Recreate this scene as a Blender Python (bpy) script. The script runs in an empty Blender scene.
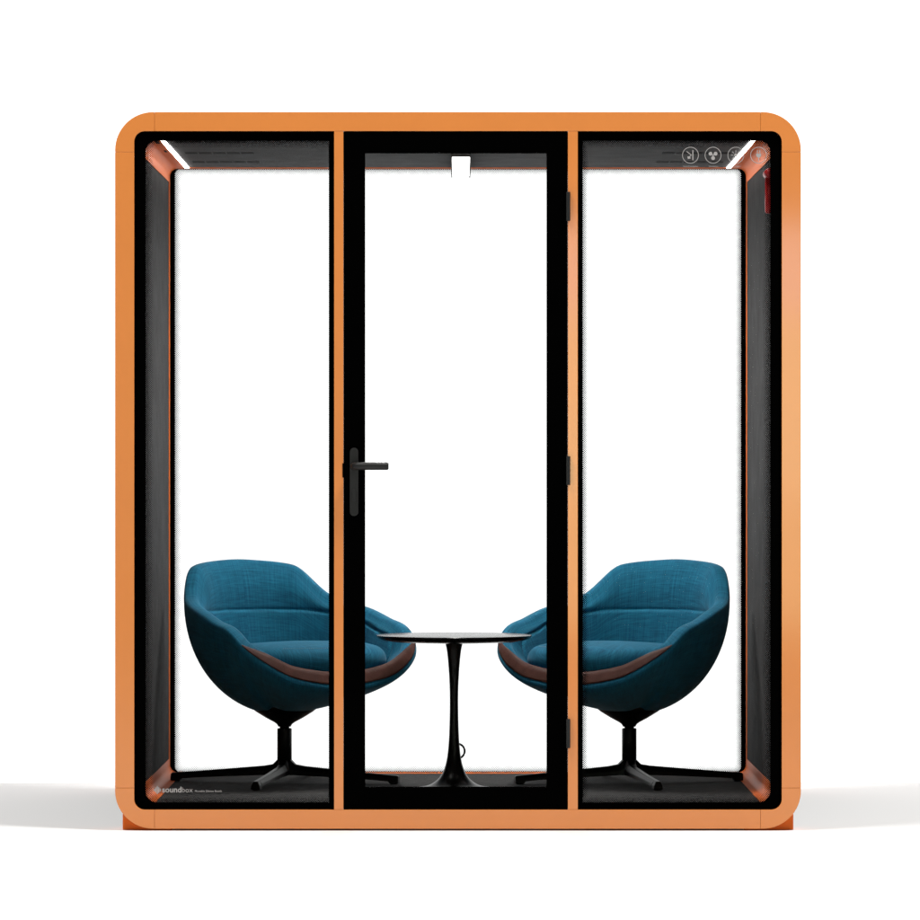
import bpy, bmesh, math, random
from mathutils import Vector
random.seed(4)
scene = bpy.context.scene
COL = scene.collection
PI = math.pi
# ---------------------------------------------------------------- measures (metres)
D = 15.0            # camera distance to the booth's front plane
K = 311.8           # photo pixels per metre at that plane
ZC = 1.155          # camera height
def wx(px, y=0.0): return (px - 458.0) / K * (D + y) / D
def wz(py, y=0.0): return ZC - (py - 470.5) / K * (D + y) / D
FLOOR, CEIL = 0.066, 2.244
HALF = 1.039
# ---------------------------------------------------------------- materials
def new_mat(name):
    m = bpy.data.materials.new(name); m.use_nodes = True
    nt = m.node_tree
    for n in list(nt.nodes): nt.nodes.remove(n)
    out = nt.nodes.new('ShaderNodeOutputMaterial')
    return m, nt, out
def N(nt, kind, **kw):
    n = nt.nodes.new(kind)
    for k, v in kw.items(): setattr(n, k, v)
    return n
def setin(n, **kw):
    for k, v in kw.items():
        n.inputs[k.replace('_', ' ')].default_value = v
def math_node(nt, op, a, b=None, c=None, clamp=False):
    n = N(nt, 'ShaderNodeMath', operation=op, use_clamp=clamp)
    for i, v in enumerate((a, b, c)):
        if v is None: continue
        if isinstance(v, (int, float)): n.inputs[i].default_value = v
        else: nt.links.new(v, n.inputs[i])
    return n.outputs[0]
def principled(name, col, rough=.5, spec=.5, coat=0, coat_rough=.05, metallic=0, noise=0.0, nscale=40, bump=0.0, bscale=200):
    m, nt, out = new_mat(name)
    p = N(nt, 'ShaderNodeBsdfPrincipled')
    p.inputs['Base Color'].default_value = (*col, 1)
    p.inputs['Roughness'].default_value = rough
    p.inputs['Specular IOR Level'].default_value = spec
    p.inputs['Coat Weight'].default_value = coat
    p.inputs['Coat Roughness'].default_value = coat_rough
    p.inputs['Metallic'].default_value = metallic
    tc = N(nt, 'ShaderNodeTexCoord')
    if noise:
        nz = N(nt, 'ShaderNodeTexNoise'); setin(nz, Scale=nscale, Detail=5.0, Roughness=.65)
        nt.links.new(tc.outputs['Object'], nz.inputs['Vector'])
        mr = N(nt, 'ShaderNodeMapRange'); setin(mr, From_Min=.3, From_Max=.7, To_Min=1 - noise, To_Max=1 + noise)
        nt.links.new(nz.outputs['Fac'], mr.inputs['Value'])
        vm = N(nt, 'ShaderNodeVectorMath', operation='SCALE'); vm.inputs[0].default_value = col
        nt.links.new(mr.outputs['Result'], vm.inputs['Scale'])
        nt.links.new(vm.outputs[0], p.inputs['Base Color'])
    if bump:
        nb = N(nt, 'ShaderNodeTexNoise'); setin(nb, Scale=bscale, Detail=3.0)
        nt.links.new(tc.outputs['Object'], nb.inputs['Vector'])
        b = N(nt, 'ShaderNodeBump'); setin(b, Strength=bump, Distance=.002)
        nt.links.new(nb.outputs['Fac'], b.inputs['Height'])
        nt.links.new(b.outputs['Normal'], p.inputs['Normal'])
    nt.links.new(p.outputs[0], out.inputs['Surface'])
    return m
def emission(name, col, s):
    m, nt, out = new_mat(name)
    e = N(nt, 'ShaderNodeEmission'); e.inputs['Color'].default_value = (*col, 1); e.inputs['Strength'].default_value = s
    nt.links.new(e.outputs[0], out.inputs['Surface'])
    return m
M = {}
M['orange'] = principled('orange_paint', (.70, .224, .040), .45, .3, 1.0, .07, noise=.02, nscale=6)
M['shell'] = principled('charcoal_shell_paint', (.05, .05, .05), .6, .3)
M['trim'] = principled('orange_paint_shade_reddened', (.66, .138, .022), .48, .06, noise=.02, nscale=6)  # frame orange, with interreflected light and shade put in as a redder base
M['felt'] = principled('charcoal_felt', (.041, .041, .042), .95, .1, noise=.24, nscale=9, bump=.45, bscale=500)
M['ceiling'] = principled('charcoal_felt_lightened', (.080, .080, .081), .95, .1, noise=.16, nscale=9, bump=.3, bscale=500)  # the wall felt, painted lighter to make up for bounce-only light overhead
M['carpet'] = principled('charcoal_carpet', (.040, .0395, .039), .95, .1, noise=.22, nscale=40, bump=.5, bscale=700)
M['black'] = principled('matt_black_frame', (.0006, .0006, .0006), .9, 0.0)
M['slot'] = principled('vent_black', (.012, .012, .012), .9, .1)
M['handle'] = principled('black_powder_coat', (.008, .008, .008), .5, .3, bump=.15, bscale=900)
M['metal'] = principled('black_base_metal', (.0015, .0015, .0018), .42, .16)
M['gloss'] = principled('gloss_black_lacquer', (.0015, .0015, .0015), .21, .22)
M['lacquer'] = principled('black_pedestal_lacquer', (.0012, .0012, .0012), .3, .16)
M['housing'] = principled('dark_lamp_housing', (.06, .055, .055), .5, .4)
M['edge'] = principled('brushed_lamp_edge', (.30, .30, .30), .35, .5, metallic=.6)
M['red'] = principled('red_plastic', (.52, .016, .018), .35, .5)
M['yellow'] = principled('yellow_plastic', (.7, .42, .05), .4, .5)
M['leather'] = principled('brown_leather', (.060, .024, .018), .5, .08, noise=.25, nscale=30, bump=.25, bscale=350)
M['print'] = principled('pale_grey_print', (.36, .345, .34), .8, .1)
M['stitch'] = principled('white_stitching', (.34, .40, .42), .8, .1)
M['led'] = emission('led_light', (1, .97, .94), 15.0)
M['diffuser'] = emission('lamp_diffuser_light', (1, .975, .95), 6.0)
M['ground'] = principled('white_studio_floor', (.80, .80, .80), .9, .1)

def glass_mat():
    m, nt, out = new_mat('clear_glass')
    t = N(nt, 'ShaderNodeBsdfTransparent'); t.inputs['Color'].default_value = (.945, .949, .947, 1)
    g = N(nt, 'ShaderNodeBsdfGlossy'); g.inputs['Roughness'].default_value = .02
    lw = N(nt, 'ShaderNodeLayerWeight'); lw.inputs['Blend'].default_value = .12
    f = math_node(nt, 'MULTIPLY', lw.outputs['Fresnel'], .015)
    mx = N(nt, 'ShaderNodeMixShader')
    nt.links.new(f, mx.inputs[0]); nt.links.new(t.outputs[0], mx.inputs[1]); nt.links.new(g.outputs[0], mx.inputs[2])
    nt.links.new(mx.outputs[0], out.inputs['Surface'])
    return m
M['glass'] = glass_mat()
def dots_mat(pitch=.0049):
    # printed halftone band: staggered black dots that shrink from the black border inwards (uv.y = 1 .. 0)
    m, nt, out = new_mat('black_halftone_print')
    tc = N(nt, 'ShaderNodeTexCoord'); s = N(nt, 'ShaderNodeSeparateXYZ'); nt.links.new(tc.outputs['Object'], s.inputs[0])
    k = 1 / (pitch * math.sqrt(2) / 1.0) * 1.0
    a = math_node(nt, 'MULTIPLY', math_node(nt, 'ADD', s.outputs[0], s.outputs[2]), k)
    b = math_node(nt, 'MULTIPLY', math_node(nt, 'SUBTRACT', s.outputs[0], s.outputs[2]), k)
    fa = math_node(nt, 'SUBTRACT', math_node(nt, 'FRACT', math_node(nt, 'ADD', a, 1000.0)), .5)
    fb = math_node(nt, 'SUBTRACT', math_node(nt, 'FRACT', math_node(nt, 'ADD', b, 1000.0)), .5)
    d = math_node(nt, 'SQRT', math_node(nt, 'ADD', math_node(nt, 'MULTIPLY', fa, fa), math_node(nt, 'MULTIPLY', fb, fb)))
    uv = N(nt, 'ShaderNodeUVMap'); su = N(nt, 'ShaderNodeSeparateXYZ'); nt.links.new(uv.outputs[0], su.inputs[0])
    r = math_node(nt, 'MULTIPLY', math_node(nt, 'POWER', su.outputs[1], .60), .49)
    fac = math_node(nt, 'LESS_THAN', d, r)
    t = N(nt, 'ShaderNodeBsdfTransparent')
    bl = N(nt, 'ShaderNodeBsdfDiffuse'); bl.inputs['Color'].default_value = (.002, .002, .002, 1)
    mx = N(nt, 'ShaderNodeMixShader')
    nt.links.new(fac, mx.inputs[0]); nt.links.new(t.outputs[0], mx.inputs[1]); nt.links.new(bl.outputs[0], mx.inputs[2])
    nt.links.new(mx.outputs[0], out.inputs['Surface'])
    return m
M['dots'] = dots_mat()
def fabric_mat():
    m, nt, out = new_mat('teal_woven_fabric')
    uv = N(nt, 'ShaderNodeUVMap')
    def streak(sx, sy, off):
        mp = N(nt, 'ShaderNodeMapping'); mp.inputs['Scale'].default_value = (sx, sy, 1); mp.inputs['Location'].default_value = (off, off, off)
        nt.links.new(uv.outputs[0], mp.inputs[0])
        n = N(nt, 'ShaderNodeTexNoise'); setin(n, Scale=1.0, Detail=2.0, Roughness=.7)
        nt.links.new(mp.outputs[0], n.inputs['Vector'])
        return n.outputs['Fac']
    a = streak(290, 11, 3.1); b = streak(11, 290, 7.7)
    c = streak(14, 11, 1.3)
    s = math_node(nt, 'ADD', math_node(nt, 'ADD', math_node(nt, 'MULTIPLY', a, .46), math_node(nt, 'MULTIPLY', b, .42)), math_node(nt, 'MULTIPLY', c, .12))
    cr = N(nt, 'ShaderNodeValToRGB')
    e = cr.color_ramp.elements
    e[0].position = .36; e[0].color = (.0035, .058, .108, 1)
    e[1].position = .64; e[1].color = (.0125, .150, .252, 1)
    nt.links.new(s, cr.inputs[0])
    p = N(nt, 'ShaderNodeBsdfPrincipled')
    setin(p, Roughness=.85); p.inputs['Specular IOR Level'].default_value = .15
    p.inputs['Sheen Weight'].default_value = .10; p.inputs['Sheen Roughness'].default_value = .4
    p.inputs['Sheen Tint'].default_value = (.6, .85, .95, 1)
    bp = N(nt, 'ShaderNodeBump'); setin(bp, Strength=.25, Distance=.0015)
    nt.links.new(s, bp.inputs['Height'])
    nt.links.new(bp.outputs[0], p.inputs['Normal'])
    nt.links.new(cr.outputs[0], p.inputs['Base Color'])
    nt.links.new(p.outputs[0], out.inputs['Surface'])
    return m
M['fabric'] = fabric_mat()
# ---------------------------------------------------------------- object helpers
def link(o, parent=None):
    COL.objects.link(o)
    if parent is not None: o.parent = parent
    return o
def mk(name, verts, faces, mat, parent=None, smooth=False, mats=None, midx=None, uvs=None, recalc=True):
    me = bpy.data.meshes.new(name)
    me.from_pydata([tuple(v) for v in verts], [], faces)
    for mm in (mats or [mat]): me.materials.append(mm)
    if midx:
        for p, i in zip(me.polygons, midx): p.material_index = i
    if uvs:
        l = me.uv_layers.new(name='UVMap')
        for lp in me.loops: l.data[lp.index].uv = uvs[lp.vertex_index]
    if recalc:
        bm = bmesh.new(); bm.from_mesh(me); bmesh.ops.recalc_face_normals(bm, faces=bm.faces); bm.to_mesh(me); bm.free()
    if smooth:
        for p in me.polygons: p.use_smooth = True
    return link(bpy.data.objects.new(name, me), parent)
def bevel(o, w, seg=2, angle=35):
    b = o.modifiers.new('bevel', 'BEVEL'); b.width = w; b.segments = seg; b.limit_method = 'ANGLE'; b.angle_limit = math.radians(angle)
    b.harden_normals = False
    return o
def empty(name, loc, label, cat, group=None):
    o = bpy.data.objects.new(name, None); o.location = loc; o.empty_display_size = .1
    o['label'] = label; o['category'] = cat
    if group: o['group'] = group
    return link(o)
class MB:
    def __init__(s): s.v = []; s.f = []; s.eps = 0.0
    def box(s, x0, x1, y0, y1, z0, z1):
        n = len(s.v)
        s.v += [(x0,y0,z0),(x1,y0,z0),(x1,y1,z0),(x0,y1,z0),(x0,y0,z1),(x1,y0,z1),(x1,y1,z1),(x0,y1,z1)]
        s.f += [tuple(n+i for i in q) for q in ((0,3,2,1),(4,5,6,7),(0,1,5,4),(1,2,6,5),(2,3,7,6),(3,0,4,7))]
        return s
    def prism_y(s, pts, y0, y1):
        n = len(s.v); k = len(pts)
        s.v += [(x, y0, z) for x, z in pts] + [(x, y1, z) for x, z in pts]
        s.f += [tuple(range(n, n+k)), tuple(reversed(range(n+k, n+2*k)))]
        s.f += [(n+i, n+(i+1)%k, n+k+(i+1)%k, n+k+i) for i in range(k)]
        return s
    def ring_y(s, outer, inner, y0, y1):
        n = len(s.v); k = len(outer)
        for loop, y in ((outer,y0),(inner,y0),(outer,y1),(inner,y1)): s.v += [(x,y,z) for x,z in loop]
        for i in range(k):
            j = (i+1) % k; o0,i0,o1,i1 = n, n+k, n+2*k, n+3*k
            s.f += [(o0+i,o0+j,i0+j,i0+i),(o1+i,i1+i,i1+j,o1+j),(o0+i,o1+i,o1+j,o0+j),(i0+i,i0+j,i1+j,i1+i)]
        return s
    def tube(s, pts, r, n=16, closed=False, cap=True):
        pts = [Vector(p) for p in pts]; base = len(s.v); m = len(pts)
        rs = r if isinstance(r, (list, tuple)) else [r]*m
        for i, p in enumerate(pts):
            a = pts[(i-1) % m] if (closed or i > 0) else p; b = pts[(i+1) % m] if (closed or i < m-1) else p
            d = (b-a).normalized(); up = Vector((0,0,1)) if abs(d.z) < .9 else Vector((0,1,0))
            e1 = d.cross(up).normalized(); e2 = d.cross(e1)
            for k in range(n):
                q = 2*PI*k/n; s.v.append(tuple(p + (e1*math.cos(q) + e2*math.sin(q))*rs[i]))
        for i in range(m if closed else m-1):
            for k in range(n):
                a = base+i*n; b = base+((i+1) % m)*n
                s.f.append((a+k, a+(k+1)%n, b+(k+1)%n, b+k))
        if cap and not closed:
            s.f.append(tuple(range(base, base+n))); s.f.append(tuple(base+(m-1)*n+k for k in reversed(range(n))))
        return s
    def lathe(s, prof, n=64, c=(0,0)):
        base = len(s.v); m = len(prof)
        for r, z in prof:
            for k in range(n):
                q = 2*PI*k/n; s.v.append((c[0]+r*math.cos(q), c[1]+r*math.sin(q), z))
        for i in range(m-1):
            for k in range(n):
                a = base+i*n; b = a+n
                s.f.append((a+k, a+(k+1)%n, b+(k+1)%n, b+k))
        s.f.append(tuple(base+k for k in range(n))); s.f.append(tuple(base+(m-1)*n+k for k in range(n)))
        return s
    # flat printed marks: every piece a hair in front of the last so that no two share a plane
    def flat(s, pts, y):
        n = len(s.v); y = y - s.eps; s.eps += 2e-5
        s.v += [(x, y, z) for x, z in pts]; s.f.append(tuple(range(n, n+len(pts))))
        return s
    def line(s, p, q, w, y):
        dx, dz = q[0]-p[0], q[1]-p[1]; l = math.hypot(dx, dz); nx, nz = -dz/l*w/2, dx/l*w/2
        return s.flat([(p[0]+nx,p[1]+nz),(p[0]-nx,p[1]-nz),(q[0]-nx,q[1]-nz),(q[0]+nx,q[1]+nz)], y)
    def disc(s, c, r, y, n=20, rz=None):
        rz = rz or r
        return s.flat([(c[0]+r*math.cos(2*PI*k/n), c[1]+rz*math.sin(2*PI*k/n)) for k in range(n)], y)
    def annulus(s, c, r0, r1, y, n=48):
        for k in range(n):
            a, b = 2*PI*k/n, 2*PI*(k+1)/n; b0 = len(s.v)
            s.v += [(c[0]+r*math.cos(t), y, c[1]+r*math.sin(t)) for r, t in ((r0,a),(r1,a),(r1,b),(r0,b))]
            s.f.append((b0,b0+1,b0+2,b0+3))
        return s
    def done(s, name, mat, parent=None, smooth=False, recalc=True):
        return mk(name, s.v, s.f, mat, parent, smooth, recalc=recalc)
def rr(x0, x1, z0, z1, radii, n=12):
    """rounded rectangle, corners bottom-left, bottom-right, top-right, top-left"""
    if isinstance(radii, (int, float)): radii = [radii]*4
    out = []
    for (cx, cz, sx, sz, a0), r in zip(((x0,z0,1,1,180),(x1,z0,-1,1,270),(x1,z1,-1,-1,0),(x0,z1,1,-1,90)), radii):
        r = max(r, 1e-4)
        for k in range(n+1):
            a = math.radians(a0 + 90*k/n)
            out.append((cx + sx*r + r*math.cos(a), cz + sz*r + r*math.sin(a)))
    return out
# ---------------------------------------------------------------- the setting
gm = MB(); gm.v = [(-30,-40,0),(30,-40,0),(30,2.3,0),(-30,2.3,0)]; gm.f = [(0,1,2,3)]
ground = gm.done('ground', M['ground']); ground['kind'] = 'structure'
# ---------------------------------------------------------------- the booth
booth = empty('office_booth', (0, .93, 0), 'orange framed glass meeting booth with a black door, standing on the white floor', 'booth')
def put(o):   # parts are written in world coordinates; this shifts them under the booth's Empty
    o.location = (-booth.location.x, -booth.location.y, -booth.location.z); return o
def part(mb, name, mat, parent=None, smooth=False, bev=0, seg=2):
    o = mb.done(name, mat, parent or booth, smooth)
    if parent is None: put(o)
    if bev: bevel(o, bev, seg)
    return o
OX0, OX1, OZ0, OZ1 = -1.100, 1.100, .006, 2.3048
IX0, IX1, IZ0, IZ1 = wx(134.2), wx(781.8), wz(809.7), wz(131.1)
SXL, SXR, SZT, SZB = wx(154.5), wx(760.5), wz(152), wz(788)
g = .0003
RO, RI = .122, .034
def corner(cx, cz, sx, sz, ex, ez, ix, iz):
    # outer arc, then inner arc back
    pts = []
    for k in range(17):
        a = PI/2*k/16
        pts.append((cx + sx*(RO - RO*math.sin(a)), cz + sz*(RO - RO*math.cos(a))))
    # k=0: on the horizontal outer edge; k=16: on the vertical outer edge
    pts.append((cx, ez)); pts.append((ix, ez))
    for k in range(13):
        a = PI/2*k/12
        pts.append((ix + sx*(RI - RI*math.cos(a)), iz + sz*(RI - RI*math.sin(a))))
    pts.append((ex, iz)); pts.append((ex, cz))
    return pts
for cx, cz, sx, sz, ex, ez, ix, iz in ((OX0,OZ1,1,-1,SXL-g,SZT+g,IX0,IZ1),(OX1,OZ1,-1,-1,SXR+g,SZT+g,IX1,IZ1),
                                       (OX0,OZ0,1,1,SXL-g,SZB-g,IX0,IZ0),(OX1,OZ0,-1,1,SXR+g,SZB-g,IX1,IZ0)):
    part(MB().prism_y(corner(cx,cz,sx,sz,ex,ez,ix,iz), 0, .06), 'frame_corner', M['orange'], bev=.0009, seg=2)
for b in ((SXL+g,SXR-g,0,.06,IZ1,OZ1),(SXL+g,SXR-g,0,.06,OZ0,IZ0),(OX0,IX0,0,.06,SZB+g,SZT-g),(IX1,OX1,0,.06,SZB+g,SZT-g)):
    part(MB().box(*b), 'frame_rail', M['orange'], bev=.0009, seg=2)
MLX0, MLX1 = wx(334.1), wx(343.4); MRX0, MRX1 = wx(567.9), wx(577.8)
for a, b in ((MLX0, MLX1), (MRX0, MRX1)):
    part(MB().box(a, b, .0004, .06, IZ0+.0006, IZ1-.0006), 'mullion', M['orange'], bev=.0009)
YB = 1.80   # where the rear frame begins
part(MB().ring_y(rr(-1.097,1.097,.010,2.301,.118), rr(-1.047,1.047,.056,2.254,.02), .0605, YB-.0005), 'outer_shell', M['shell'])
rf = part(MB().ring_y(rr(OX0,OX1,OZ0,OZ1,RO), rr(-1.0375,1.0375,FLOOR+.0015,CEIL-.0015,.03), YB, 1.90), 'rear_frame', M['trim'], bev=.001)
# lining
Y0L, Y1L = .0615, YB-.001
for s in (-1, 1):
    a, b = sorted((s*HALF, s*1.0455))
    part(MB().box(a, b, Y0L, Y1L, FLOOR+.0005, CEIL-.0005), 'side_panel', M['felt'])
ceil_o = part(MB().box(-1.0455, 1.0455, Y0L, Y1L, CEIL, 2.2525), 'ceiling_panel', M['ceiling'])
part(MB().box(-1.0455, 1.0455, Y0L, Y1L, .0575, FLOOR), 'floor_panel', M['carpet'])
def trim(s, zdir):
    zc_ = CEIL if zdir < 0 else FLOOR
    r = .026; x_in = 1.0365; zi = zc_ + zdir*.0025; L = .054; Wd = .058 if zdir < 0 else .048
    inner = [(x_in, zc_ + zdir*L)]
    for k in range(11):
        a = PI/2*k/10
        inner.append((x_in - r + r*math.cos(a), zi + zdir*(r - r*math.sin(a))))
    inner.append((HALF - Wd, zi))
    t = .0013
    outer = [(HALF - Wd, zi - zdir*t)]
    for k in range(11):
        a = PI/2*(10-k)/10
        outer.append((x_in - r + (r+t)*math.cos(a), zi + zdir*(r - (r+t)*math.sin(a))))
    outer.append((x_in + t, zc_ + zdir*L))
    pts = [(s*x, z) for x, z in inner + outer]
    return part(MB().prism_y(pts, Y0L+.001, Y1L-.001), 'corner_trim', M['trim'])
trims = {(s, d): trim(s, d) for s in (-1, 1) for d in (-1, 1)}
for s in (-1, 1):
    a, b = sorted((s*.9795, s*.9650))
    part(MB().box(a, b, Y0L+.001, Y1L-.001, CEIL-.004, CEIL-.0008), 'led_strip', M['led'])
# two small slots beside the left strip
for xa, xb, ya, yb in ((-1.0005,-.9890,.32,.52), (-.9985,-.9905,.86,.94)):
    MB().box(xa, xb, ya, yb, CEIL-.0045, CEIL-.0035).done('socket_slot', M['slot'], trims[(-1, -1)])
for s in (-1, 1):
    for yc in (.50, 1.04, 1.507):
        v = MB()
        for k in range(5):
            xa = s*(.936 - k*.0482); xb = s*(.936 - k*.0482 - .0430)
            v.box(min(xa,xb), max(xa,xb), yc-.035, yc+.035, CEIL-.0012, CEIL-.0004)
        v.done('ceiling_vent', M['slot'], ceil_o)
# linear lamp under the ceiling
lx = .010
lamp = part(MB().box(lx-.034, lx+.034, .80, 1.79, 2.2145, CEIL-.0006), 'ceiling_lamp', M['housing'], bev=.001)
MB().box(lx-.0300, lx+.0300, .805, 1.785, 2.2125, 2.2138).done('lamp_diffuser', M['diffuser'], lamp)
for s in (-1, 1):
    MB().box(lx+s*.0322-.0017, lx+s*.0322+.0017, .801, 1.789, 2.2065, 2.2143).done('lamp_edge', M['slot'], lamp)
# feet
for s in (-1, 1):
    for ya, yb in ((.025, .16), (1.72, 1.86)):
        a, b = sorted((s*1.0775, s*.918))
        part(MB().box(a, b, ya, yb, .0, .0540), 'foot', M['trim'], bev=.003)
# ---------------------------------------------------------------- glazing
def frit(parent, name, edge, opaque, dots, y, nocut=False):
    k = len(edge); v = []; f = []; mi = []; uv = []
    for loop, yy, u in ((edge, y, 1), (opaque, y, 1), (dots, y, 0)):
        v += [(x, yy, z) for x, z in loop]; uv += [(0, u)]*k
    for i in range(k):
        j = (i+1) % k
        f.append((i, j, k+j, k+i)); mi.append(0)
        f.append((k+i, k+j, 2*k+j, 2*k+i)); mi.append(1)
    return mk(name, v, f, None, parent, mats=[M['black'], M['dots']], midx=mi, uvs=uv, recalc=False)
YG = .012
def window(x0, x1, rad, op, dt):
    w = part(MB().box(x0-.001, x1+.001, YG, YG+.010, IZ0-.0015, IZ1+.0015), 'window', M['glass'])
    frit(w, 'frit_border', rr(x0-.0015, x1+.0015, IZ0-.002, IZ1+.002, rad), op, dt, YG-.0012)
    return w
F = .026
ra = [.034, .0005, .0005, .034]; rb = [.0005, .034, .034, .0005]
winL = window(IX0-.0005, MLX0+.0005, ra, rr(wx(145.4), wx(328.9), wz(802.6), wz(140.5), [.036,.0006,.0006,.036]),
              rr(wx(145.4)+F, wx(328.9)-.0015, wz(802.6)+F, wz(140.5)-F, [.014,.0006,.0006,.014]))
winR = window(MRX1-.0005, IX1+.0005, rb, rr(wx(582.6), wx(770.6), wz(802.6), wz(140.5), [.0006,.036,.036,.0006]),
              rr(wx(582.6)+F*.85, wx(770.6)-F, wz(802.6)+F, wz(140.5)-F, [.0006,.014,.014,.0006]))
YR = 1.85
rw = part(MB().box(-1.0370, 1.0370, YR, YR+.010, FLOOR+.002, CEIL-.002), 'rear_window', M['glass'])
frit(rw, 'frit_border', rr(-1.0372,1.0372,FLOOR+.0018,CEIL-.0018,.029), rr(-1.0195,1.0195,FLOOR+.0024,CEIL-.0024,.020), rr(-.994,.994,FLOOR+.028,CEIL-.028,.012), YR-.0012)
gx, gz = wx(457.3, YR), wz(751, YR)
MB().tube([(gx+.0265*math.cos(2*PI*k/40), YR-.006, gz+.0265*math.sin(2*PI*k/40)) for k in range(40)], .0040, 10, closed=True).done('cable_ring', M['metal'], rw, True)
# printed icons, captions and the maker's mark on the glass
YP = YG-.0030
def ic(name, cx, cy, draw):
    mb = MB(); P = lambda x, y: (wx(cx + x), wz(cy + y)); u = 1/K
    mb.annulus(P(0,0), 7.7*u, 8.3*u, YP)
    draw(mb, P, u)
    mb.done(name, M['print'], winR, recalc=False)
def d_noise(mb, P, u):
    mb.line(P(-3.8,-3.8), P(.9,-.2), .75*u, YP); mb.line(P(.9,-.2), P(-1.8,2.2), .75*u, YP); mb.line(P(2.4,-5), P(2.4,5), 1.0*u, YP)
    mb.flat([P(-3.2,1.2), P(-2.6,3.8), P(.2,3.3), P(-.6,1.2)], YP)
def d_fan(mb, P, u):
    for a in (90, 210, 330):
        c = (2.9*math.cos(math.radians(a)), 2.9*math.sin(math.radians(a)))
        mb.disc(P(*c), 1.95*u, YP); mb.line(P(0,0), P(*c), .9*u, YP)
def d_light(mb, P, u):
    mb.disc(P(0,0), 1.7*u, YP)
    for k in range(8):
        a = PI/4*k; mb.line(P(2.8*math.cos(a),2.8*math.sin(a)), P(5*math.cos(a),5*math.sin(a)), .65*u, YP)
def d_plug(mb, P, u):
    mb.flat([P(-2.4,-1.6), P(-2.4,.6), P(-1.3,2.3), P(1.3,2.3), P(2.4,.6), P(2.4,-1.6)], YP)
    mb.line(P(-1.2,-5), P(-1.2,-1.8), .8*u, YP); mb.line(P(1.2,-5), P(1.2,-1.8), .8*u, YP); mb.line(P(0,2.4), P(0,6), .7*u, YP)
for cx, dr in ((690.6,d_noise),(713.2,d_fan),(736,d_light),(758.8,d_plug)): ic('icon', cx, 155.0, dr)
def text(name, body, x0, x1, base, parent, bold=0.0):
    cu = bpy.data.curves.new(name, 'FONT'); cu.body = body; cu.size = 1; cu.offset = bold; cu.resolution_u = 3
    o = bpy.data.objects.new(name, cu); COL.objects.link(o)
    bpy.context.view_layer.update()
    me = bpy.data.meshes.new_from_object(o.evaluated_get(bpy.context.evaluated_depsgraph_get()))
    COL.objects.unlink(o); bpy.data.objects.remove(o)
    xs = [v.co.x for v in me.vertices]; a, b = min(xs), max(xs); k = (wx(x1)-wx(x0))/(b-a)
    for v in me.vertices: v.co = (wx(x0) + (v.co.x-a)*k, YP, wz(base) + v.co.y*k)
    me.materials.clear(); me.materials.append(M['print']); me.name = name
    return link(bpy.data.objects.new(name, me), parent)
text('caption', 'Sound Insulation', 683.4, 698.2, 166.9, winR)
text('caption', 'Ventilation', 708.8, 718.2, 166.9, winR)
text('caption', 'LED Lights', 731.6, 740.8, 166.9, winR)
lg = MB(); u = 1/K
for k, h in enumerate((1.3, 2.6, 4.1, 2.9, 1.6)):
    xx = 154.3 + k*1.45
    lg.flat([(wx(xx+.53*math.cos(q)), wz(790.3 + math.copysign(h-.5, math.sin(q)) + .5*math.sin(q))) for q in [2*PI*(j+.5)/16 for j in range(16)]], YP)
lg.done('logo', M['print'], winL, recalc=False)
text('logo_lettering', 'sound', 162.0, 181.2, 792.5, winL, .022)
text('logo_lettering', 'box', 181.9, 192.6, 792.5, winL, -.004)
text('logo_lettering', 'Movable Silence Booth', 194.8, 221.6, 792.2, winL, .004)
# ---------------------------------------------------------------- door
DX0, DX1 = MLX1+.0006, MRX0-.0006
ox0, ox1, oz0, oz1 = wx(364.9), wx(546.8), wz(787.6), wz(152.5)
door = part(MB().ring_y(rr(DX0,DX1,IZ0+.0008,IZ1-.0008,.0005,1), rr(ox0,ox1,oz0,oz1,.0005,1), .003, .048), 'door', M['black'])
MB().box(ox0+.0004, ox1-.0004, .022, .032, oz0+.0004, oz1-.0004).done('glass_pane', M['glass'], door)
hx0, hx1, hz0, hz1 = wx(349.8), wx(358.4), wz(516), wz(447.8)
hp = MB().prism_y(rr(hx0, hx1, hz0, hz1, (hx1-hx0)/2, 10), -.009, .0025).done('handle_plate', M['handle'], door); bevel(hp, .002)
hz = wz(466.1); hxs = wx(354.2)
lv = MB().tube([(hxs, -.0095, hz), (hxs, -.030, hz), (hxs+.004, -.044, hz), (hxs+.016, -.052, hz), (wx(387.6), -.052, hz), (wx(388.8), -.052, hz)],
               [.0115, .0115, .0125, .0125, .0125, .0095], 20)
lv.done('handle', M['handle'], door, True)
lc = MB().prism_y(rr(wx(352), wx(356.4), wz(501.2), wz(488.8), (wx(356.4)-wx(352))/2*.98, 8), -.0125, -.0092).done('lock_cylinder', M['handle'], door); bevel(lc, .0008)
for ya, yb in ((192, 221), (456.2, 485), (719, 748)):
    h = MB().box(wx(566.2), wx(570.2), -.011, .0018, wz(yb), wz(ya)).done('hinge', M['handle'], door); bevel(h, .0016)
part(MB().box(wx(342.4), wx(343.9), -.0012, .0002, wz(477.5), wz(463.2)), 'strike_plate', M['black'])
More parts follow.
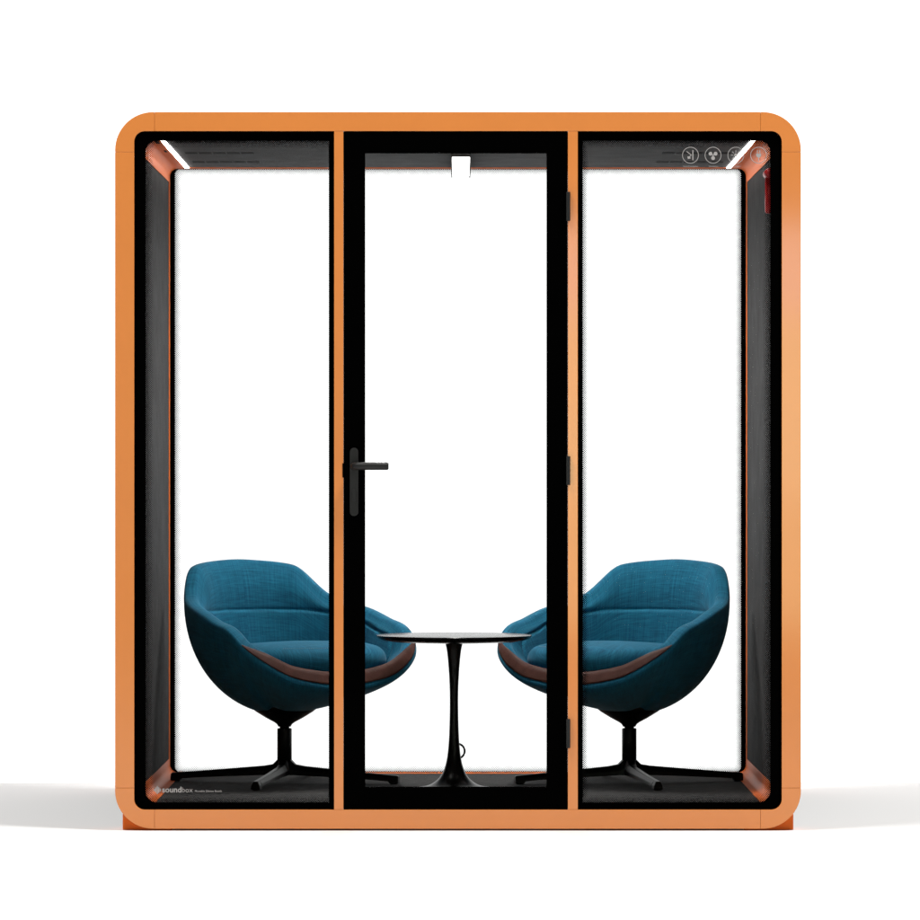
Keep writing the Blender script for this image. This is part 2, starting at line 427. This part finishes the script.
# ---------------------------------------------------------------- emergency hammer on the wall
hy, hxw = .33, HALF - .0006
ham = empty('emergency_hammer', (hxw, hy, 2.0), 'red emergency hammer fixed high on the grey wall below the plug icon', 'hammer')
def hpart(o): o.location = (-hxw, -hy, -2.0); return o
b = hpart(MB().box(hxw-.008, hxw, hy-.05, hy+.05, 1.999, 2.150).done('bracket', M['red'], ham)); bevel(b, .004)
b = hpart(MB().tube([(hxw-.019,hy,1.998),(hxw-.019,hy,2.004),(hxw-.019,hy,2.03),(hxw-.019,hy,2.12)], [.010,.0135,.0140,.0125], 16).done('handle', M['red'], ham, True))
b = hpart(MB().tube([(hxw-.021,hy-.052,2.128),(hxw-.021,hy-.045,2.128),(hxw-.021,hy+.045,2.128),(hxw-.021,hy+.06,2.128)], [.010,.0155,.0155,.004], 16).done('head', M['red'], ham, True))
b = hpart(MB().box(hxw-.0250, hxw-.0086, hy+.012, hy+.020, 2.04, 2.10).done('seal_tag', M['yellow'], ham))
# ---------------------------------------------------------------- lounge chairs
KN = [0,22,45,65,80,92,103,112,120,128,136,145,158,180]
ZK = [.4406,.4684,.5215,.5592,.595,.636,.6677,.6824,.6967,.7125,.7597,.8166,.8286,.8391]
A_, BF, BB, CV, NF, NB = .3694, .2362, .5283, .1692, 3.1745, 2.3385
def interp(x, xs, ys):
    if x <= xs[0]: return ys[0]
    for i in range(len(xs)-1):
        if x <= xs[i+1]:
            q = (x-xs[i])/(xs[i+1]-xs[i]); return ys[i]*(1-q) + ys[i+1]*q
    return ys[-1]
def sstep(a, b, x):
    q = min(max((x-a)/(b-a), 0), 1); return q*q*(3-2*q)
NT = 320
TS = [-PI + 2*PI*(i)/NT for i in range(NT)]
zr = [interp(abs(math.degrees(t)), KN, ZK) for t in TS]
for _ in range(4): zr = [(zr[(i+2) % NT] + zr[(i-2) % NT] + 2*zr[i])/4 for i in range(NT)]
rim = []
for t in TS:
    s, c = math.sin(t), math.cos(t); w = 1/(1+math.exp(-c*8)); n = NF*w + NB*(1-w); bb = BF*w + BB*(1-w)
    rim.append(Vector((A_*math.copysign(abs(s)**(2/n), s), CV + bb*math.copysign(abs(c)**(2/n), c))))
for _ in range(1): rim = [(rim[(i+1) % NT] + rim[(i-1) % NT] + rim[i]*2)/4 for i in range(NT)]
nrm = []
for i in range(NT):
    d = rim[(i+3) % NT] - rim[(i-3) % NT]; nv = Vector((-d.y, d.x)).normalized()
    if nv.dot(Vector((0, .08)) - rim[i]) < 0: nv = -nv
    nrm.append(nv)
bw = [1 - sstep(30, 95, abs(math.degrees(t))) for t in TS]
def seam_z(t): return interp(abs(math.degrees(t)), [55, 72, 84, 98, 118, 140, 180], [.37, .495, .565, .615, .651, .663, .665])
arc = [0.0]
for i in range(1, NT+1): arc.append(arc[-1] + (rim[i % NT]-rim[i-1]).length)
def chair_shell(root):
    loops = []   # (points, v coordinate)
    zb = .303; ctr = Vector((0, -.015))
    uvv = 0.0
    nW = 26
    for k in range(nW, -1, -1):
        w = k/nW
        cs0, sn0 = math.cos(w*PI/2), math.sin(w*PI/2)
        L = []
        for i in range(NT):
            zlo = zr[i] - .017*bw[i] - .020
            fr = 1 - sstep(50, 110, abs(math.degrees(TS[i])))
            ex = 1 + .55*fr
            cs = .02 if k == nW else cs0**ex; sn = sn0**ex
            p = ctr + (rim[i] - ctr)*cs
            L.append((p.x, p.y, zlo + (zb - zlo)*sn))
        loops.append(L)
    prof = [(.0012,.010,0),(.005,.0165,0),(.0085,.0185,0),(.013,.0205,.10),(.022,.022,.5),(.032,.0225,.95),(.037,.022,1.0),(.043,.019,1.0),(.050,.011,1.0),(.0555,-.002,.97)]
    for d, dz, bq in prof:
        loops.append([(*(rim[i] + nrm[i]*d), zr[i] - .017*bw[i] - .020 + dz + .034*bw[i]*bq) for i in range(NT)])
    nQ = 90; c2 = Vector((0, .085))
    for k in range(1, nQ+1):
        q = k/nQ; L = []
        for i in range(NT):
            zs = zr[i] + .017*bw[i] - .025
            ze = min(.452, zs - .012)
            S = rim[i] + nrm[i]*.058; E = c2 + (rim[i]-c2)*(.70 + .02*bw[i])
            p = S.lerp(E, q**.85); z = zs + (ze-zs)*q
            sz = seam_z(TS[i])
            off = .006*(1 - sstep(sz-.012, sz-.001, z))
            off -= .0036*math.exp(-((z-sz)/.0028)**2)
            off += .012*math.sin(min(max((z-sz)/max(zs-sz,.02),0),1)*PI)*sstep(60,110,abs(math.degrees(TS[i])))*.6
            p = p + nrm[i]*off
            L.append((p.x, p.y, z))
        loops.append(L)
    for k in (1, 2, 3):
        q = k/3*.97; last = loops[-k]
        base = loops[nW + 1 + len(prof) + nQ - 1]
        loops.append([(x*(1-q), c2.y + (y-c2.y)*(1-q), z*(1-q) + .44*q) for x, y, z in base])
    v, f, uv = [], [], []
    vv = [0.0]
    mid = NT//4
    for a in range(1, len(loops)):
        pa, pb = Vector(loops[a-1][mid]), Vector(loops[a][mid]); vv.append(vv[-1] + (pb-pa).length)
    # the seam column of vertices is doubled so the weave runs on at the back
    W = NT+1
    for a, L in enumerate(loops):
        for i in range(W):
            x, y, z = L[i % NT]
            v.append((x, -y, z - FLOOR)); uv.append((arc[i], vv[a]))
    for a in range(len(loops)-1):
        for i in range(NT):
            f.append((a*W+i, a*W+i+1, (a+1)*W+i+1, (a+1)*W+i))
    f.append(tuple(reversed(range(NT))))
    o = mk('seat_shell', v, f, M['fabric'], root, True, uvs=uv, recalc=False)
    return o
def chair_lip(root, TL=70.0):
    v, f = [], []
    idx = [i for i in range(NT) if abs(math.degrees(TS[i])) <= TL]
    for i in idx:
        a = abs(math.degrees(TS[i]))/TL
        wgt = max(1 - a**3.2, .0)**.75
        lo = zr[i] - .017*bw[i] - .020
        prof = [(.0050,.0158,0),(.0105,.0192,.05),(.022,.022,.5),(.031,.0225,.92),(.036,.0222,1.0),(.041,.020,1.0)]
        pts = [(rim[i] + nrm[i]*d, lo + dz + .034*bw[i]*bq) for d, dz, bq in prof]
        p0, z0 = pts[0]
        for j, (p, z) in enumerate(pts):
            q = p0.lerp(p, wgt); zz = z0 + (z-z0)*wgt
            bulge = .0040*math.sin(PI*min(max((j+.35)/(len(pts)-.3), 0), 1))*wgt + .0006
            q = q - nrm[i]*bulge*.75
            v.append((q.x, -q.y, zz + bulge*.65 - FLOOR))
    m = 6
    for a in range(len(idx)-1):
        for j in range(m-1): f.append((a*m+j, a*m+j+1, (a+1)*m+j+1, (a+1)*m+j))
    o = mk('lip_trim', v, f, M['leather'], root, True, recalc=False)
    so = o.modifiers.new('thick', 'SOLIDIFY'); so.thickness = .002; so.offset = -1
    return o
def chair_cushion(root):
    prof = [(.05,.118),(.45,.116),(.72,.110),(.86,.101),(.93,.091),(.972,.077),(.995,.059),(1.0,.042),(.985,.022),(.95,.007),(.85,0),(.05,0)]
    n = 120; v, f, uv = [], [], []
    W = n+1
    for k, (s, h) in enumerate(prof):
        for i in range(W):
            t = 2*PI*i/n; c, sn = math.cos(t), math.sin(t); e = 2/2.7
            x = .292*math.copysign(abs(sn)**e, sn)*s
            vf = .075 + .292*math.copysign(abs(c)**e, c)*s
            z = .442 + h*.94 + .005*(1 - s) + .014*sstep(-.12, .30, vf)
            v.append((x, -vf, z - FLOOR)); uv.append((x, vf + h))
    for k in range(len(prof)-1):
        for i in range(n): f.append((k*W+i, (k+1)*W+i, (k+1)*W+i+1, k*W+i+1))
    f.append(tuple(range(n)))
    o = mk('seat_cushion', v, f, M['fabric'], root, True, uvs=uv, recalc=False)
    sub = o.modifiers.new('sub', 'SUBSURF'); sub.levels = 1; sub.render_levels = 1
    st = MB()
    for i in range(30):
        a = math.radians(-38 + 40*i/29); c, sn = math.cos(a), math.sin(a); e = 2/2.7
        x = .292*math.copysign(abs(sn)**e, sn)*.905; vf = .075 + .292*math.copysign(abs(c)**e, c)*.905
        z = .442 + .0955*.94 + .0005 + .014*sstep(-.12, .30, vf) + .0012
        st.box(x-.0009, x+.0009, -vf-.0006, -vf+.0006, z-FLOOR-.001, z-FLOOR+.0006)
    st.done('stitching', M['stitch'], o)
    return o
def chair_base(root, angles):
    MB().lathe([(.022,.1955),(.0265,.204),(.036,.211),(.066,.227),(.100,.248),(.125,.268),(.05,.30)], 48).done('seat_mount', M['metal'], root, True)
    MB().lathe([(.0255,.030),(.0255,.187),(.0245,.1895),(.0170,.1905),(.0170,.1965)], 40).done('column', M['metal'], root, True)
    legs = []
    for a in angles:
        v, f = [], []
        # stations: r, half width at the bottom, half width at the top, z bottom, z top
        st = [(.0,.026,.012,.026,.088),(.024,.026,.013,.027,.080),(.040,.0245,.011,.0275,.0645),(.075,.0225,.009,.026,.0585),(.20,.019,.0075,.0205,.047),(.33,.0165,.0075,.0135,.0360),(.374,.0165,.008,.010,.0325),(.379,.0165,.008,.0022,.0322),(.404,.0165,.0085,.0022,.0300),(.409,.0155,.0080,.0035,.0270)]
        for r, wb, wt, zb, zt in st:
            v += [(r,-wb,zb),(r,wb,zb),(r,wb*.93,zb+(zt-zb)*.45),(r,wt,zt),(r,-wt,zt),(r,-wb*.93,zb+(zt-zb)*.45)]
        for k in range(len(st)-1):
            for j in range(6): f.append((k*6+j, k*6+(j+1)%6, (k+1)*6+(j+1)%6, (k+1)*6+j))
        f.append(tuple(range(6))); f.append(tuple((len(st)-1)*6+j for j in reversed(range(6))))
        if not legs:
            lg_ = mk('leg', v, f, M['metal'], root); bevel(lg_, .0018, 2, 25)
            MB().lathe([(.012,0),(.013,.001),(.013,.0024)], 20, (.391, 0)).done('foot_glide', M['slot'], lg_)
        else:
            lg_ = legs[0].copy(); link(lg_, root)
            for ch in list(legs[0].children):
                c2 = ch.copy(); link(c2, lg_)
        lg_.rotation_euler = (0, 0, a)
        legs.append(lg_)
    return legs
PHI = .584
AL = math.radians(-12)
chair = empty('lounge_chair', (-.6054, 1.32, FLOOR), 'teal fabric swivel tub chair on the door handle side of the round table', 'chair', 'tub chairs in the booth')
chair.rotation_euler = (0, 0, PHI)
chair_shell(chair); chair_lip(chair); chair_cushion(chair)
chair_base(chair, [AL - PHI + PI/2*k for k in range(4)])
c2 = chair.copy(); link(c2); c2.location = (.5975, 1.32, FLOOR); c2.rotation_euler = (0, 0, -PHI)
c2['label'] = 'teal fabric swivel tub chair by the wall that holds the red hammer'
kk = 0
for ch in list(chair.children):
    n = ch.copy(); link(n, c2)
    if ch.name.split('.')[0] == 'leg':
        n.rotation_euler = (0, 0, -AL + PHI + PI/2*kk); kk += 1
    for gch in list(ch.children):
        q = gch.copy(); link(q, n)
# ---------------------------------------------------------------- side table
tx, ty = wx(454, .94), .94
table = empty('side_table', (tx, ty, FLOOR), 'small round glossy black pedestal table standing between the two teal chairs', 'table')
MB().lathe([(.03,.5040),(.17,.5045),(.215,.5065),(.243,.5110),(.257,.5165),(.2630,.5220),(.2645,.5255),(.2645,.5272),(.2636,.5282),(.261,.5286),(.02,.5286)], 128).done('tabletop', M['gloss'], table, True)
prof = [(.165,.0),(.168,.002),(.165,.0040),(.150,.0058),(.125,.0080),(.098,.0120),(.080,.0185),(.0635,.0290),(.050,.0410),(.040,.0560),(.0325,.0740),(.0270,.0930),(.0225,.1180),(.0190,.1500),(.0165,.1900),(.0150,.2400),(.0142,.2900),(.0143,.3300),(.0160,.3800),(.0190,.4250),(.0232,.4700),(.0270,.4900),(.0300,.5010),(.0310,.5039)]
ped = MB().lathe(prof, 96).done('pedestal', M['lacquer'], table, True)
sub = ped.modifiers.new('sub', 'SUBSURF'); sub.levels = 1; sub.render_levels = 2
# ---------------------------------------------------------------- camera
cam = bpy.data.cameras.new('camera'); co = bpy.data.objects.new('camera', cam); COL.objects.link(co)
co.location = (0, -D, ZC); co.rotation_euler = (PI/2, 0, 0)
cam.sensor_width = 36; cam.lens = 36*D/(920/K); cam.clip_start = .1; cam.clip_end = 300
cam.shift_x = 2/920; cam.shift_y = 10.5/920
scene.camera = co
# ---------------------------------------------------------------- light
w = bpy.data.worlds.new('World'); scene.world = w; w.use_nodes = True
nt = w.node_tree
for n in list(nt.nodes): nt.nodes.remove(n)
out = N(nt, 'ShaderNodeOutputWorld'); bg = N(nt, 'ShaderNodeBackground'); nt.links.new(bg.outputs[0], out.inputs[0])
tc = N(nt, 'ShaderNodeTexCoord'); sp = N(nt, 'ShaderNodeSeparateXYZ'); nt.links.new(tc.outputs['Generated'], sp.inputs[0])
def mrange(v, a, b, c, d):
    n = N(nt, 'ShaderNodeMapRange', interpolation_type='SMOOTHSTEP'); nt.links.new(v, n.inputs['Value'])
    setin(n, From_Min=a, From_Max=b, To_Min=c, To_Max=d); return n.outputs['Result']
W_BACK, W_FRONT_LOW, W_FRONT_HIGH = 1.5, .55, .06
front = mrange(sp.outputs[2], -.06, .11, W_FRONT_LOW, W_FRONT_HIGH)
isback = mrange(sp.outputs[1], -.05, .20, 0, 1)
lowup = mrange(sp.outputs[2], .30, .75, 1, .46)
val = math_node(nt, 'ADD', math_node(nt, 'MULTIPLY', math_node(nt, 'MULTIPLY', isback, lowup), W_BACK), math_node(nt, 'MULTIPLY', math_node(nt, 'SUBTRACT', 1.0, isback), front))
nt.links.new(val, bg.inputs['Strength']); bg.inputs['Color'].default_value = (1, 1, 1, 1)
def area(name, loc, target, sx, sy, power, col=(1, 1, 1)):
    l = bpy.data.lights.new(name, 'AREA'); l.shape = 'RECTANGLE'; l.size = sx; l.size_y = sy; l.energy = power; l.color = col
    o = bpy.data.objects.new(name, l); COL.objects.link(o); o.location = loc
    o.rotation_euler = (Vector(target) - Vector(loc)).to_track_quat('-Z', 'Y').to_euler(); return o
area('key_softbox', (3.5, -2.3, 10.0), (0, .5, .8), 1.7, 1.7, 880, (1, .985, .96))
area('fill_softbox', (-3.5, -2.5, 9.8), (0, .5, .8), 2.8, 2.8, 640, (1, .985, .96))
# big window-like softboxes behind the camera, seen as the soft gleam on the right-hand posts
area('ceiling_lamp_light', (lx, 1.295, 2.2115), (lx, 1.295, 0), .057, .975, .057*.975*PI*285, (1, .975, .95))
def gleam(name, z0, z1, rad, col, x0=.25, x1=5.6, y=-18.0):
    area(name, ((x0+x1)/2, y, (z0+z1)/2), ((x0+x1)/2, 0, (z0+z1)/2), x1-x0, z1-z0, (x1-x0)*(z1-z0)*PI*rad, col)
gleam('gleam_softbox_band', 2.25, 2.90, 4.0, (.90, 1, 1.12))
gleam('gleam_softbox_middle', .95, 2.25, 4.6, (.86, 1, .66))
gleam('gleam_softbox_low', .05, .95, 3.4, (.9, 1, .6))
# ---------------------------------------------------------------- render settings
scene.render.engine = 'CYCLES'
scene.cycles.use_denoising = True
scene.cycles.denoising_prefilter = 'NONE'
scene.cycles.max_bounces = 10; scene.cycles.diffuse_bounces = 4; scene.cycles.glossy_bounces = 4
scene.cycles.transparent_max_bounces = 24
scene.cycles.sample_clamp_indirect = 1.2
scene.cycles.caustics_reflective = False; scene.cycles.caustics_refractive = False; scene.cycles.blur_glossy = 1.0
scene.view_settings.view_transform = 'Standard'; scene.view_settings.look = 'None'
scene.view_settings.exposure = 0; scene.view_settings.gamma = 1
scene.render.resolution_x = scene.render.resolution_y = 1024
